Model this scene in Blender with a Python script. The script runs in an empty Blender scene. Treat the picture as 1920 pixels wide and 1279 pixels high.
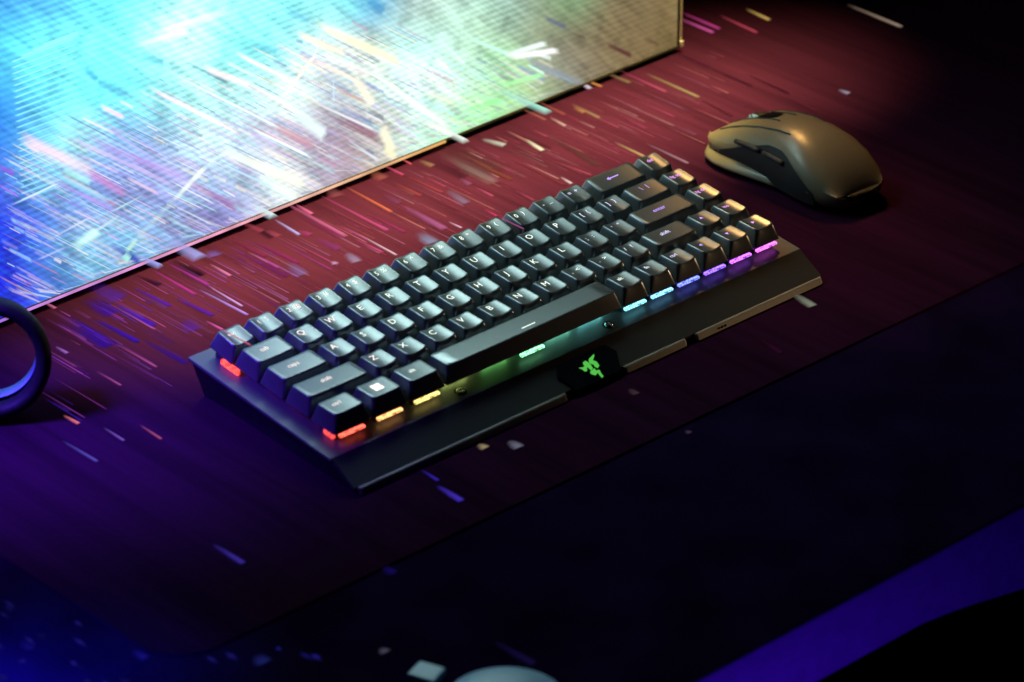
import bpy, bmesh, math, random, colorsys
import numpy as np
from mathutils import Vector, Matrix

S = 0.001                      # the scene is laid out in millimetres
random.seed(7)
sc = bpy.context.scene
COL = sc.collection

# ------------------------------------------------------------------ camera
RD = np.array([[0.73764207, -0.67518444, -0.0031853],
               [0.32500841, 0.35093015, 0.87818994],
               [-0.59182236, -0.6488251, 0.47830146]])
CP = np.array([-1124.0468, -1237.51014, 906.23902])
FPX = 7000.0
cam_data = bpy.data.cameras.new('camera')
cam = bpy.data.objects.new('camera', cam_data)
COL.objects.link(cam)
m4 = Matrix.Identity(4)
for i in range(3):
    for j in range(3):
        m4[i][j] = float(RD[j][i])
    m4[i][3] = float(CP[i] * S)
cam.matrix_world = m4
cam_data.sensor_width = 36.0
cam_data.lens = FPX / 1920 * 36.0
cam_data.clip_start = 0.05
cam_data.clip_end = 50
cam_data.dof.use_dof = True
cam_data.dof.focus_distance = 1.94
cam_data.dof.aperture_fstop = 9.5
sc.camera = cam

# ------------------------------------------------------------------ world, exposure
w = bpy.data.worlds.new('World')
sc.world = w
w.use_nodes = True
w.node_tree.nodes['Background'].inputs[0].default_value = (0.10, 0.08, 0.9, 1)
w.node_tree.nodes['Background'].inputs[1].default_value = 0.004
sc.view_settings.view_transform = 'Standard'
sc.view_settings.look = 'None'
sc.view_settings.exposure = 0
sc.view_settings.gamma = 1


def area(name, loc, target, size, power, color, size_y=None, spread=180):
    d = bpy.data.lights.new(name, 'AREA')
    d.energy = power
    d.color = color
    d.size = size * S
    if size_y:
        d.shape = 'RECTANGLE'
        d.size_y = size_y * S
    d.spread = math.radians(spread)
    o = bpy.data.objects.new(name, d)
    COL.objects.link(o)
    l = Vector(loc) * S
    o.location = l
    o.rotation_euler = (Vector(target) * S - l).to_track_quat('-Z', 'Y').to_euler()
    return o


# warm lamp over the right back of the desk, blue and violet lamps at the left, plus added fill lights
area('warm_desk_lamp', (345, 232, 385), (205, 10, 30), 80, 0.066, (1.0, 0.52, 0.15), spread=32)
area('added_lip_fill', (620, -330, 45), (118, -76, 6), 50, 0.0045, (1.0, 0.66, 0.34), spread=11)  # unseen low beam, added and narrowed to light the front lip
area('added_mat_fill', (105, 132, 480), (105, 140, 0), 470, 1.55, (1.0, 0.78, 0.24), 30, spread=25)  # unseen overhead fill, added to redden the mat behind the keyboard
area('added_blue_fill', (-440, 160, 340), (-235, 70, 0), 90, 0.46, (0.12, 0.03, 1.0), spread=36)  # unseen fill, added to turn the left of the mat violet
area('blue_floor_lamp', (-600, -110, 140), (-430, -105, 0), 90, 0.46, (0.02, 0.012, 1.0), spread=24)
area('violet_floor_lamp', (-330, -560, -160), (-110, -286, -25), 100, 0.26, (0.10, 0.005, 1.0), spread=60)


# ------------------------------------------------------------------ photograph pixel -> place
SK = math.tan(math.radians(0.87))


def ray(u, v):
    d = RD.T @ np.array([(u - 960) / FPX, -(v - 639.5) / FPX, -1.0])
    return d / np.linalg.norm(d)


def onz(u, v, z=0.0):
    d = ray(u, v)
    return CP + d * ((z - CP[2]) / d[2])


def ony(u, v, y):
    """point on the screen plane, which is turned 0.87 degrees; y = its distance at x = 300"""
    d = ray(u, v)
    n = np.array([-SK, 1.0, 0.0])
    return CP + d * ((n @ (np.array([300.0, y, 0.0]) - CP)) / (n @ d))


def turned(x, y, z):
    return (x, y + SK * (x - 300.0), z)


def project(X):
    Y = (np.atleast_2d(X) - CP) @ RD.T
    return np.c_[960 + FPX * Y[:, 0] / -Y[:, 2], 639.5 - FPX * Y[:, 1] / -Y[:, 2]]


TILT = math.radians(6.0)
KH = 33.0
CT, ST = math.cos(TILT), math.sin(TILT)


def K(x, y, z):
    """keyboard frame (key tops at z = 0) -> desk frame, mm"""
    return (x, y * CT - z * ST, y * ST + z * CT + KH)


def onk(u, v, zk=0.0):
    n = np.array([0, -ST, CT])
    p0 = np.array(K(0, 0, zk))
    d = ray(u, v)
    return CP + d * (n @ (p0 - CP)) / (n @ d)


def onslope(u, v, off=0.0):
    """front bezel slope of the keyboard"""
    a = np.array(K(0, -56, -14)); b = np.array(K(0, -72.6, -21.8))
    t = b - a
    n = np.cross(np.array([1.0, 0, 0]), t); n /= np.linalg.norm(n)
    if n[2] < 0: n = -n
    d = ray(u, v)
    return CP + d * (n @ (a + n * off - CP)) / (n @ d)


# ------------------------------------------------------------------ helpers
def lin(c):
    if isinstance(c, str):
        c = c.lstrip('#')
        c = [int(c[i:i + 2], 16) / 255 for i in (0, 2, 4)]
    return tuple(x / 12.92 if x <= 0.04045 else ((x + 0.055) / 1.055) ** 2.4 for x in c)


def mat(name):
    m = bpy.data.materials.new(name)
    m.use_nodes = True
    nt = m.node_tree
    nt.nodes.clear()
    out = nt.nodes.new('ShaderNodeOutputMaterial')
    return m, nt, out


def node(nt, typ, **kw):
    n = nt.nodes.new(typ)
    for k, v in kw.items():
        if k == 'inp':
            for a, b in v.items():
                n.inputs[a].default_value = b
        else:
            setattr(n, k, v)
    return n


def surf(name, color, rough=0.5, spec=0.5, noise=0.15, scale=400, bump=0.0, metal=0.0, coat=0.0, rvar=0.12):
    m, nt, out = mat(name)
    b = node(nt, 'ShaderNodeBsdfPrincipled')
    b.inputs['Roughness'].default_value = rough
    b.inputs['Specular IOR Level'].default_value = spec
    b.inputs['Metallic'].default_value = metal
    b.inputs['Coat Weight'].default_value = coat
    tc = node(nt, 'ShaderNodeTexCoord')
    n = node(nt, 'ShaderNodeTexNoise')
    n.inputs['Scale'].default_value = scale
    n.inputs['Detail'].default_value = 4
    nt.links.new(tc.outputs['Object'], n.inputs['Vector'])
    mx = node(nt, 'ShaderNodeMix', data_type='RGBA')
    mx.inputs[6].default_value = (*[c * (1 - noise) for c in color], 1)
    mx.inputs[7].default_value = (*[min(1, c * (1 + noise)) for c in color], 1)
    nt.links.new(n.outputs['Fac'], mx.inputs[0])
    nt.links.new(mx.outputs[2], b.inputs['Base Color'])
    mr = node(nt, 'ShaderNodeMapRange')
    mr.inputs['To Min'].default_value = max(0.02, rough - rvar)
    mr.inputs['To Max'].default_value = min(1, rough + rvar)
    nt.links.new(n.outputs['Fac'], mr.inputs['Value'])
    nt.links.new(mr.outputs[0], b.inputs['Roughness'])
    if bump:
        bp = node(nt, 'ShaderNodeBump')
        bp.inputs['Strength'].default_value = bump
        bp.inputs['Distance'].default_value = 0.0004
        nt.links.new(n.outputs['Fac'], bp.inputs['Height'])
        nt.links.new(bp.outputs[0], b.inputs['Normal'])
    nt.links.new(b.outputs[0], out.inputs[0])
    return m


_em = {}


def emit(color, strength):
    key = (tuple(round(c, 3) for c in color), round(strength, 2))
    if key not in _em:
        m, nt, out = mat('glow')
        e = node(nt, 'ShaderNodeEmission')
        e.inputs[0].default_value = (*color, 1)
        e.inputs[1].default_value = strength
        nt.links.new(e.outputs[0], out.inputs[0])
        _em[key] = m
    return _em[key]


_lk = {}


def led(color, strength):
    """clear light pipe: emission broken up by the grain of the diffuser"""
    key = (tuple(round(c, 2) for c in color), round(strength, 2))
    if key not in _lk:
        m, nt, out = mat('led_diffuser')
        tc = node(nt, 'ShaderNodeTexCoord')
        n = node(nt, 'ShaderNodeTexNoise', inp={'Scale': 850.0, 'Detail': 2.0})
        nt.links.new(tc.outputs['Object'], n.inputs['Vector'])
        r = node(nt, 'ShaderNodeMapRange', inp={'From Min': 0.36, 'From Max': 0.66, 'To Min': 0.2 * strength, 'To Max': 1.7 * strength})
        nt.links.new(n.outputs['Fac'], r.inputs['Value'])
        e = node(nt, 'ShaderNodeEmission')
        e.inputs[0].default_value = (*color, 1)
        nt.links.new(r.outputs[0], e.inputs[1]); nt.links.new(e.outputs[0], out.inputs[0])
        _lk[key] = m
    return _lk[key]


def mesh(name, verts, faces, scale=S):
    me = bpy.data.meshes.new(name)
    me.from_pydata([tuple(float(c) * scale for c in v) for v in verts], [], faces)
    me.update()
    return me


def fixn(me):
    bm = bmesh.new(); bm.from_mesh(me)
    bmesh.ops.recalc_face_normals(bm, faces=bm.faces)
    bm.to_mesh(me); bm.free()
    return me


def link(name, me, m=None, parent=None, smooth=False):
    o = bpy.data.objects.new(name, me)
    COL.objects.link(o)
    if m is not None and me is not None and len(me.materials) == 0:
        me.materials.append(m)
    if parent is not None:
        o.parent = parent
    if smooth:
        for p in me.polygons: p.use_smooth = True
    return o


def tag(o, label, cat, group=None):
    o['label'] = label; o['category'] = cat
    if group: o['group'] = group
    return o


def empty(name, loc=(0, 0, 0)):
    o = bpy.data.objects.new(name, None)
    o.empty_display_size = 0.02
    o.location = Vector(loc) * S
    COL.objects.link(o)
    return o


def hexa(p):
    """8 points: bottom 4 ccw, top 4 ccw"""
    return p, [(3, 2, 1, 0), (4, 5, 6, 7), (0, 1, 5, 4), (1, 2, 6, 5), (2, 3, 7, 6), (3, 0, 4, 7)]


def boxmesh(name, x0, x1, y0, y1, z0, z1, f=None, bev=0.0):
    p = [(x0, y0, z0), (x1, y0, z0), (x1, y1, z0), (x0, y1, z0), (x0, y0, z1), (x1, y0, z1), (x1, y1, z1), (x0, y1, z1)]
    if f: p = [f(*q) for q in p]
    v, fa = hexa(p)
    me = mesh(name, v, fa)
    if bev:
        bm = bmesh.new(); bm.from_mesh(me)
        bmesh.ops.bevel(bm, geom=list(bm.edges), offset=bev * S, segments=2, profile=0.6, affect='EDGES')
        bm.to_mesh(me); bm.free()
    return me


def prism(name, poly, axis_pts, f):
    """poly: list of 2D points, extruded between axis values a0, a1 with f(p2d, a) -> xyz"""
    n = len(poly)
    v = []
    for a in axis_pts:
        v += [f(q, a) for q in poly]
    faces = [tuple(range(n)), tuple(reversed(range(n * (len(axis_pts) - 1), n * len(axis_pts))))]
    for s in range(len(axis_pts) - 1):
        for i in range(n):
            j = (i + 1) % n
            faces.append((s * n + i, (s + 1) * n + i, (s + 1) * n + j, s * n + j))
    return fixn(mesh(name, v, faces))


def rrect(w_, d_, r, n=4, m=0):
    pts = []
    for cx, cy, a0 in ((w_ / 2 - r, d_ / 2 - r, 0), (-w_ / 2 + r, d_ / 2 - r, 90), (-w_ / 2 + r, -d_ / 2 + r, 180), (w_ / 2 - r, -d_ / 2 + r, 270)):
        for k in range(n):
            a = math.radians(a0 + 90 * k / (n - 1))
            pts.append((cx + r * math.cos(a), cy + r * math.sin(a)))
        if a0 in (0, 180):                       # extra points along the front and back edges
            e = w_ / 2 - r
            for k in range(1, m + 1):
                x = e - 2 * e * k / (m + 1)
                pts.append((x if a0 == 0 else -x, cy + (r if a0 == 0 else -r)))
    return pts


def rings(name, rl, cap0=True, cap1=True):
    """loft of equal-length rings of 3D points"""
    n = len(rl[0]); v = []; f = []
    for r in rl: v += list(r)
    for s in range(len(rl) - 1):
        for i in range(n):
            j = (i + 1) % n
            f.append((s * n + i, s * n + j, (s + 1) * n + j, (s + 1) * n + i))
    if cap0: f.append(tuple(reversed(range(n))))
    if cap1: f.append(tuple(range(n * (len(rl) - 1), n * len(rl))))
    return fixn(mesh(name, v, f))


def tube(name, pts, r, n=12, closed=False):
    """round tube along 3D points; r number or function(i)"""
    P = [Vector(p) for p in pts]; rl = []
    for i, p in enumerate(P):
        a = P[i - 1] if (i or closed) else P[0]
        b = P[(i + 1) % len(P)] if (i < len(P) - 1 or closed) else P[-1]
        t = (b - a).normalized()
        u = t.cross(Vector((0, 0, 1)))
        if u.length < 1e-3: u = t.cross(Vector((0, 1, 0)))
        u.normalize(); vv = t.cross(u)
        rr = r(i) if callable(r) else r
        rl.append([tuple(p + (u * math.cos(2 * math.pi * k / n) + vv * math.sin(2 * math.pi * k / n)) * rr) for k in range(n)])
    if closed:
        rl.append(rl[0])
        return rings(name, rl, False, False)
    return rings(name, rl)


# ------------------------------------------------------------------ materials
def wine_mat():
    m, nt, out = mat('wine_desk_mat')
    b = node(nt, 'ShaderNodeBsdfPrincipled')
    b.inputs['Specular IOR Level'].default_value = 0.0
    tc = node(nt, 'ShaderNodeTexCoord')
    mp = node(nt, 'ShaderNodeMapping')
    mp.inputs['Scale'].default_value = (190, 5.5, 1)
    nt.links.new(tc.outputs['Object'], mp.inputs[0])
    n = node(nt, 'ShaderNodeTexNoise')
    n.inputs['Scale'].default_value = 1.0; n.inputs['Detail'].default_value = 5; n.inputs['Roughness'].default_value = 0.6
    nt.links.new(mp.outputs[0], n.inputs['Vector'])
    mp2 = node(nt, 'ShaderNodeMapping')
    mp2.inputs['Scale'].default_value = (60, 3.0, 1)
    mp2.inputs['Location'].default_value = (3.1, 1.7, 0)
    nt.links.new(tc.outputs['Object'], mp2.inputs[0])
    n2 = node(nt, 'ShaderNodeTexNoise')
    n2.inputs['Scale'].default_value = 1.0; n2.inputs['Detail'].default_value = 3
    nt.links.new(mp2.outputs[0], n2.inputs['Vector'])
    mm = node(nt, 'ShaderNodeMath', operation='MULTIPLY')
    nt.links.new(n.outputs['Fac'], mm.inputs[0]); nt.links.new(n2.outputs['Fac'], mm.inputs[1])
    r = node(nt, 'ShaderNodeValToRGB')
    r.color_ramp.elements[0].position = 0.12; r.color_ramp.elements[0].color = (0.017, 0.0036, 0.013, 1)
    r.color_ramp.elements[1].position = 0.42; r.color_ramp.elements[1].color = (0.033, 0.0064, 0.024, 1)
    e = r.color_ramp.elements.new(0.24); e.color = (0.026, 0.0052, 0.019, 1)
    nt.links.new(mm.outputs[0], r.inputs[0])
    nt.links.new(r.outputs[0], b.inputs['Base Color'])
    mr = node(nt, 'ShaderNodeMapRange')
    mr.inputs['To Min'].default_value = 0.5; mr.inputs['To Max'].default_value = 0.75
    nt.links.new(n.outputs['Fac'], mr.inputs['Value']); nt.links.new(mr.outputs[0], b.inputs['Roughness'])
    bp = node(nt, 'ShaderNodeBump')
    bp.inputs['Strength'].default_value = 0.25; bp.inputs['Distance'].default_value = 0.0003
    nt.links.new(n.outputs['Fac'], bp.inputs['Height']); nt.links.new(bp.outputs[0], b.inputs['Normal'])
    nt.links.new(b.outputs[0], out.inputs[0])
    return m


M = dict(
    mat_=wine_mat(),
    desk=surf('blue_black_desk', (0.010, 0.0035, 0.022), 0.75, 0.0, 0.95, 26, 0.2),
    edge=surf('desk_edge_banding', (0.10, 0.08, 0.14), 0.55, 0.3, 0.25, 120, 0.1),
    floor=surf('dark_floor', (0.02, 0.02, 0.03), 0.7, 0.2, 0.4, 8),
    key=surf('keycap_plastic', (0.15, 0.155, 0.16), 0.25, 0.9, 0.1, 900, 0.03, metal=0.4, rvar=0.05),
    plate=surf('anodised_plate', (0.11, 0.11, 0.12), 0.42, 0.5, 0.1, 700, 0.15, metal=0.3),
    case=surf('black_case', (0.010, 0.010, 0.012), 0.6, 0.2, 0.2, 500, 0.2),
    bezel=surf('front_bezel_plastic', (0.035, 0.033, 0.033), 0.6, 0.3, 0.15, 500, 0.2),
    lip=surf('lip_plastic', (0.30, 0.26, 0.21), 0.45, 0.5, 0.15, 500, 0.1),
    gloss=surf('gloss_black', (0.008, 0.008, 0.01), 0.12, 0.6, 0.2, 300),
    switch=surf('switch_housing', (0.03, 0.03, 0.035), 0.5, 0.4, 0.2, 300),
    steel=surf('screw_steel', (0.55, 0.55, 0.58), 0.22, 0.5, 0.1, 300, metal=1.0),
    print_=surf('dim_print', (0.16, 0.14, 0.17), 0.5, 0.4, 0.1, 300),
    mon=surf('monitor_black', (0.02, 0.02, 0.022), 0.4, 0.5, 0.2, 200, 0.1),
    monlite=surf('monitor_edge_silver', (0.75, 0.7, 0.66), 0.35, 0.5, 0.1, 200, metal=0.4),
    mouse=surf('mouse_cream', (0.15, 0.12, 0.08), 0.33, 0.45, 0.06, 500, 0.15),
    mouse_d=surf('mouse_flank_black', (0.012, 0.011, 0.016), 0.6, 0.4, 0.3, 700, 0.4),
    pad=surf('leatherette_black', (0.006, 0.0065, 0.008), 0.6, 0.2, 0.3, 500, 0.4),
    mesh_=surf('cup_mesh_blue', (0.05, 0.04, 0.16), 0.8, 0.1, 0.4, 900, 0.4),
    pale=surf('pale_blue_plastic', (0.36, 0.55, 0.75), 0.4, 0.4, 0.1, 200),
)


def vcol_mat():
    m, nt, out = mat('glowing_streak')
    a = node(nt, 'ShaderNodeAttribute', attribute_name='Col')
    e = node(nt, 'ShaderNodeEmission')
    nt.links.new(a.outputs['Color'], e.inputs[0])
    t = node(nt, 'ShaderNodeBsdfTransparent')
    mx = node(nt, 'ShaderNodeMixShader')
    nt.links.new(a.outputs['Alpha'], mx.inputs[0])
    nt.links.new(t.outputs[0], mx.inputs[1]); nt.links.new(e.outputs[0], mx.inputs[2])
    nt.links.new(mx.outputs[0], out.inputs[0])
    return m


M['streak'] = vcol_mat()

# ------------------------------------------------------------------ the desk and the mat on it
MX0, MY0 = -314.0, -128.0
DESK_TOP = -1.0
EDGE_Y = -288.2


def desk():
    # slab: front edge banding with a lower edge that drops towards the right (an ergonomic bracket)
    top = mesh('desk', [(-900, EDGE_Y, DESK_TOP), (900, EDGE_Y, DESK_TOP), (900, 900, DESK_TOP), (-900, 900, DESK_TOP)], [(0, 1, 2, 3)])
    o = link('desk', top, M['desk'])
    o['kind'] = 'structure'
    xs = list(range(-900, 901, 20)); v = []; f = []
    for x in xs:
        dz = 0 if x < 0 else min(30, x ** 1.25 * 0.058)
        zb = DESK_TOP - 38 - dz
        v += [(x, EDGE_Y + 2, DESK_TOP - 0.1), (x, EDGE_Y - 0.6, DESK_TOP - 0.6), (x, EDGE_Y - 1.6, DESK_TOP - 2), (x, EDGE_Y - 1.6, zb + 3), (x, EDGE_Y + 1, zb), (x, EDGE_Y + 30, zb)]
    for i in range(len(xs) - 1):
        for k in range(5):
            f.append((i * 6 + k, i * 6 + k + 1, (i + 1) * 6 + k + 1, (i + 1) * 6 + k))
    link('edge_banding', fixn(mesh('edge_banding', v, f)), M['edge'], o, True)
    # mat with a rounded front left corner
    R = 26
    pts = [(900, MY0), (900, 880), (MX0, 880)]
    for k in range(13):
        a = math.radians(180 + 90 * k / 12)
        pts.append((MX0 + R + R * math.cos(a), MY0 + R + R * math.sin(a)))
    n = len(pts)
    v = [(x, y, DESK_TOP + 0.05) for x, y in pts] + [(x, y, -0.7) for x, y in pts]
    cx, cy = 100, 200
    v += [(x + (0.7 if x < cx else -0.7), y + (0.7 if y < cy else -0.7), 0) for x, y in pts]
    f = [tuple(range(2 * n, 3 * n))]
    for s in (0, 1):
        for i in range(n):
            j = (i + 1) % n
            f.append((s * n + i, s * n + j, (s + 1) * n + j, (s + 1) * n + i))
    d = link('desk_mat', fixn(mesh('desk_mat', v, f)), M['mat_'])
    tag(d, 'wide dark red desk mat with rounded corner under keyboard, mouse and monitor', 'desk mat')


desk()
fl = link('floor', mesh('floor', [(-3000, -3000, -740), (3000, -3000, -740), (3000, 3000, -740), (-3000, 3000, -740)], [(0, 1, 2, 3)]), M['floor'])
fl['kind'] = 'structure'

# ------------------------------------------------------------------ monitor
SY = float(onz(1272, 85, 4.6)[1])                      # screen plane
SX1 = float(onz(1267, 85, 4.6)[0])
SX0, SZ0, SZ1 = SX1 - 606.0, 5.0, 348.0
SAMPLES = '''0,0,4aa8f8 100,0,5cc0ff 200,0,6ce8ff 300,20,84fcff 400,10,a8ffff 500,20,90f8fc 560,60,80e8f4 620,20,90f0f0 700,10,50b0e0
760,20,a8b0a8 820,20,c8e8dc 900,20,b0dccc 960,20,90c0b8 1020,20,a09878 1060,5,90d8a0 1100,40,98886c 1200,40,948060 1265,40,9a8458 1265,80,907848
0,100,50c8fc 60,100,70f0ff 120,100,7cf8ff 200,80,80ffff 300,80,90ffff 340,60,f0fcfc 400,70,90fcfc 450,90,80f8f8 520,100,90e8ec 600,90,e8f4e8
680,110,e8e8d0 760,70,a8e0d4 840,60,b0dcc8 920,50,b0c8a0 1000,60,98a080 1060,90,907c60 1150,60,98845c 1200,100,947c58
0,190,2878e8 20,230,3080ec 50,180,60d8f8 120,170,70e8fc 200,170,70f0fc 260,170,80f4fc 320,180,a0f0f4 400,180,b0f4f0 480,170,c0f0ec 560,170,e0f8f0
640,170,a8b8cc 700,150,c8e8d8 780,120,c8fcf4 850,130,d8fcec 900,120,b0e8c0 960,130,a0d8a8 1040,120,b0b8b0 1100,120,988868
0,270,2060e0 60,260,70d0f0 150,260,a0e4f0 230,270,80a8e4 300,260,90c0e8 380,260,d0f4f0 450,270,c0d8ec 520,270,c0b8d0 600,270,a090a8 680,260,a89098
740,230,c0d0c8 800,190,e8fcf4 860,180,d0fcd8 900,200,a8f0a0 950,170,b0e8a8 1000,160,b0b888 0,350,4040e0 40,330,60a0e0 100,340,88d0e8 180,340,8098e0
260,340,9090e0 330,330,b0b0e4 400,330,a0c8f0 460,330,c0dcec 530,340,f0f8e8 600,320,b0a8c0 660,310,a89098 720,300,c8c8b8 800,250,c8f4dc 850,230,90e898
0,430,2040e8 60,430,3860e0 120,420,5070d8 180,400,7098e0 240,410,88b0d8 320,400,90a8d8 400,380,8878c0 460,380,8880c0 520,380,c0d0d8
0,500,1828f0 60,490,4060c8 110,500,5090c8 160,450,b0f0f0 200,470,60a8e0 260,440,80b8d8 320,420,8090c8 40,540,3030e0 100,540,4878d0 -40,580,1010d0
-150,400,1830e0 -150,200,2870e8 -150,0,40a0f0 0,-60,5cb8f8 200,-50,74ecff 400,-50,98f8ff 560,-40,88e8f0 700,-40,78c8d8 900,-40,98b8a8 1000,-40,8c9c80 1160,-50,8c8060 1265,-60,9a8458
-150,-140,1838a0 0,-170,3070c0 200,-170,204870 400,-170,24546c 600,-150,285464 800,-150,38685c 1000,-150,3c4c3c 1260,-150,4c4430
-150,-460,0c1860 200,-460,183870 600,-420,183848 1000,-400,182420 1260,-400,201c14 400,-1000,04081c'''


def make_monitor():
    t = empty('monitor', (-42, 235, 0))
    inv = Vector((42, -235, 0)) * S

    def part(name, me, m, parent=t, smooth=False):
        o = link(name, me, m, parent, smooth)
        if parent is t: o.location = inv
        return o
    # --- picture on the screen, as colour per point of the panel
    sm = [s.split(',') for s in SAMPLES.split()]
    sp = np.array([[float(a), float(b)] for a, b, c in sm])
    scol = np.array([lin(c) for a, b, c in sm])
    scol[sp[:, 0] > 1005] *= 0.68
    nx, nz = 220, 125
    gx = np.linspace(SX0, SX1, nx); gz = np.linspace(SZ0, SZ1, nz)
    X = np.array([turned(x, SY, z) for z in gz for x in gx])
    px = project(X)
    d2 = ((px[:, None, :] - sp[None]) ** 2).sum(2)
    sig = np.maximum(38.0, 0.55 * np.sqrt(d2.min(1)))[:, None]
    wt = np.exp(-(d2 - d2.min(1)[:, None]) / (2 * sig ** 2))
    c = (wt @ scol) / wt.sum(1)[:, None]
    lum = (c @ np.array([0.25, 0.5, 0.25]))[:, None]
    core = np.exp(-((X[:, 0] - 60) / 100) ** 2 / 2 - ((X[:, 2] - 306) / 23) ** 2 / 2)[:, None]      # hot spot added high on the panel, out of view, to brighten key tops
    c = c + core * np.array([13.0, 20.0, 19.4])
    c = c * (1 + 0.45 * np.maximum(0, lum - 0.45))            # over-bright backlight where the picture clips
    me = mesh('screen', X, [(j * nx + i, j * nx + i + 1, (j + 1) * nx + i + 1, (j + 1) * nx + i) for j in range(nz - 1) for i in range(nx - 1)])
    ca = me.color_attributes.new('Col', 'FLOAT_COLOR', 'POINT')
    ca.data.foreach_set('color', np.c_[c, np.ones(len(c))].astype(np.float32).ravel())
    m, nt, out = mat('screen_picture')
    at = node(nt, 'ShaderNodeAttribute', attribute_name='Col')
    tc = node(nt, 'ShaderNodeTexCoord')
    sx = node(nt, 'ShaderNodeSeparateXYZ'); nt.links.new(tc.outputs['Object'], sx.inputs[0])
    # raster lines along the panel, 3.6 mm apart, stronger in patches
    s1 = node(nt, 'ShaderNodeMath', operation='MULTIPLY'); s1.inputs[1].default_value = 2 * math.pi / 0.0036
    nt.links.new(sx.outputs['Z'], s1.inputs[0])
    s2 = node(nt, 'ShaderNodeMath', operation='SINE'); nt.links.new(s1.outputs[0], s2.inputs[0])
    pn = node(nt, 'ShaderNodeTexNoise'); pn.inputs['Scale'].default_value = 14; pn.inputs['Detail'].default_value = 2
    nt.links.new(tc.outputs['Object'], pn.inputs['Vector'])
    pr = node(nt, 'ShaderNodeMapRange'); pr.inputs['From Min'].default_value = 0.38; pr.inputs['From Max'].default_value = 0.62
    pr.inputs['To Min'].default_value = 0.08; pr.inputs['To Max'].default_value = 0.19
    nt.links.new(pn.outputs['Fac'], pr.inputs['Value'])
    s3 = node(nt, 'ShaderNodeMath', operation='MULTIPLY'); nt.links.new(s2.outputs[0], s3.inputs[0]); nt.links.new(pr.outputs[0], s3.inputs[1])
    # debris clouds: stretched noise running down the panel at 45 degrees
    mp = node(nt, 'ShaderNodeMapping', vector_type='TEXTURE')
    mp.inputs['Rotation'].default_value = (0, math.radians(43), 0); mp.inputs['Scale'].default_value = (0.034, 0.01, 0.0036)
    nt.links.new(tc.outputs['Object'], mp.inputs[0])
    n2 = node(nt, 'ShaderNodeTexNoise'); n2.inputs['Scale'].default_value = 1.0; n2.inputs['Detail'].default_value = 4
    nt.links.new(mp.outputs[0], n2.inputs['Vector'])
    r2 = node(nt, 'ShaderNodeMapRange'); r2.inputs['From Min'].default_value = 0.3; r2.inputs['From Max'].default_value = 0.7
    r2.inputs['To Min'].default_value = 0.9; r2.inputs['To Max'].default_value = 1.45
    nt.links.new(n2.outputs['Fac'], r2.inputs['Value'])
    n3 = node(nt, 'ShaderNodeTexNoise'); n3.inputs['Scale'].default_value = 75; n3.inputs['Detail'].default_value = 5
    nt.links.new(tc.outputs['Object'], n3.inputs['Vector'])
    r3 = node(nt, 'ShaderNodeMapRange'); r3.inputs['From Min'].default_value = 0.3; r3.inputs['From Max'].default_value = 0.5
    r3.inputs['To Min'].default_value = 0.74; r3.inputs['To Max'].default_value = 1.03
    nt.links.new(n3.outputs['Fac'], r3.inputs['Value'])
    a1 = node(nt, 'ShaderNodeMath', operation='ADD'); nt.links.new(r2.outputs[0], a1.inputs[0]); nt.links.new(s3.outputs[0], a1.inputs[1])
    a2 = node(nt, 'ShaderNodeMath', operation='MULTIPLY'); nt.links.new(a1.outputs[0], a2.inputs[0]); nt.links.new(r3.outputs[0], a2.inputs[1])
    # fine colour shift between patches of the picture
    n4 = node(nt, 'ShaderNodeTexNoise'); n4.inputs['Scale'].default_value = 1.6
    nt.links.new(mp.outputs[0], n4.inputs['Vector'])
    hs = node(nt, 'ShaderNodeHueSaturation')
    r4 = node(nt, 'ShaderNodeMapRange'); r4.inputs['To Min'].default_value = 0.48; r4.inputs['To Max'].default_value = 0.52
    nt.links.new(n4.outputs['Fac'], r4.inputs['Value']); nt.links.new(r4.outputs[0], hs.inputs['Hue'])
    nt.links.new(at.outputs['Color'], hs.inputs['Color'])
    e = node(nt, 'ShaderNodeEmission'); nt.links.new(hs.outputs[0], e.inputs[0])
    nt.links.new(a2.outputs[0], e.inputs[1])
    nt.links.new(e.outputs[0], out.inputs[0])
    scr = part('screen', me, m)
    # --- housing
    part('housing', boxmesh('housing', SX0 - 2, SX1 + 2, SY + 1, SY + 26, SZ0 - 1.3, SZ1 + 3, f=turned, bev=0.8), M['mon'])
    part('bezel', boxmesh('bezel', SX1 + 0.1, SX1 + 1.6, SY - 0.8, SY + 0.9, SZ0 - 1.4, SZ1 + 3, f=turned), M['gloss'])
    part('bezel', boxmesh('bezel', SX1 + 1.7, SX1 + 3.4, SY - 0.6, SY + 12, SZ0 - 1.4, SZ1 + 3, f=turned), M['monlite'])
    part('bezel', boxmesh('bezel', SX0 - 2, SX0 - 0.1, SY - 0.8, SY + 0.9, SZ0 - 1.4, SZ1 + 3, f=turned), M['gloss'])
    part('bezel', boxmesh('bezel', SX0, SX1, SY - 0.8, SY + 0.9, SZ1 + 0.1, SZ1 + 3, f=turned), M['gloss'])
    part('bezel', boxmesh('bezel', SX0, SX1, SY - 0.8, SY + 0.9, SZ0 - 1.5, SZ0 - 0.1, f=turned), M['bezel'])
    part('corner_pad', boxmesh('corner_pad', SX1 + 1.7, SX1 + 4, SY - 1.8, SY - 0.7, SZ0 - 1.2, SZ0 + 2.2, f=turned, bev=0.3), M['monlite'])
    # glowing strip standing in for the pink to orange highlight on the lower bezel
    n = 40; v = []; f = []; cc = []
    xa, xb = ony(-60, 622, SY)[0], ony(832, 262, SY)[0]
    stops = [(0, '#7a50e8'), (0.12, '#d890f0'), (0.5, '#f0a0c0'), (0.75, '#f8c0a0'), (1, '#f0b060')]
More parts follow.
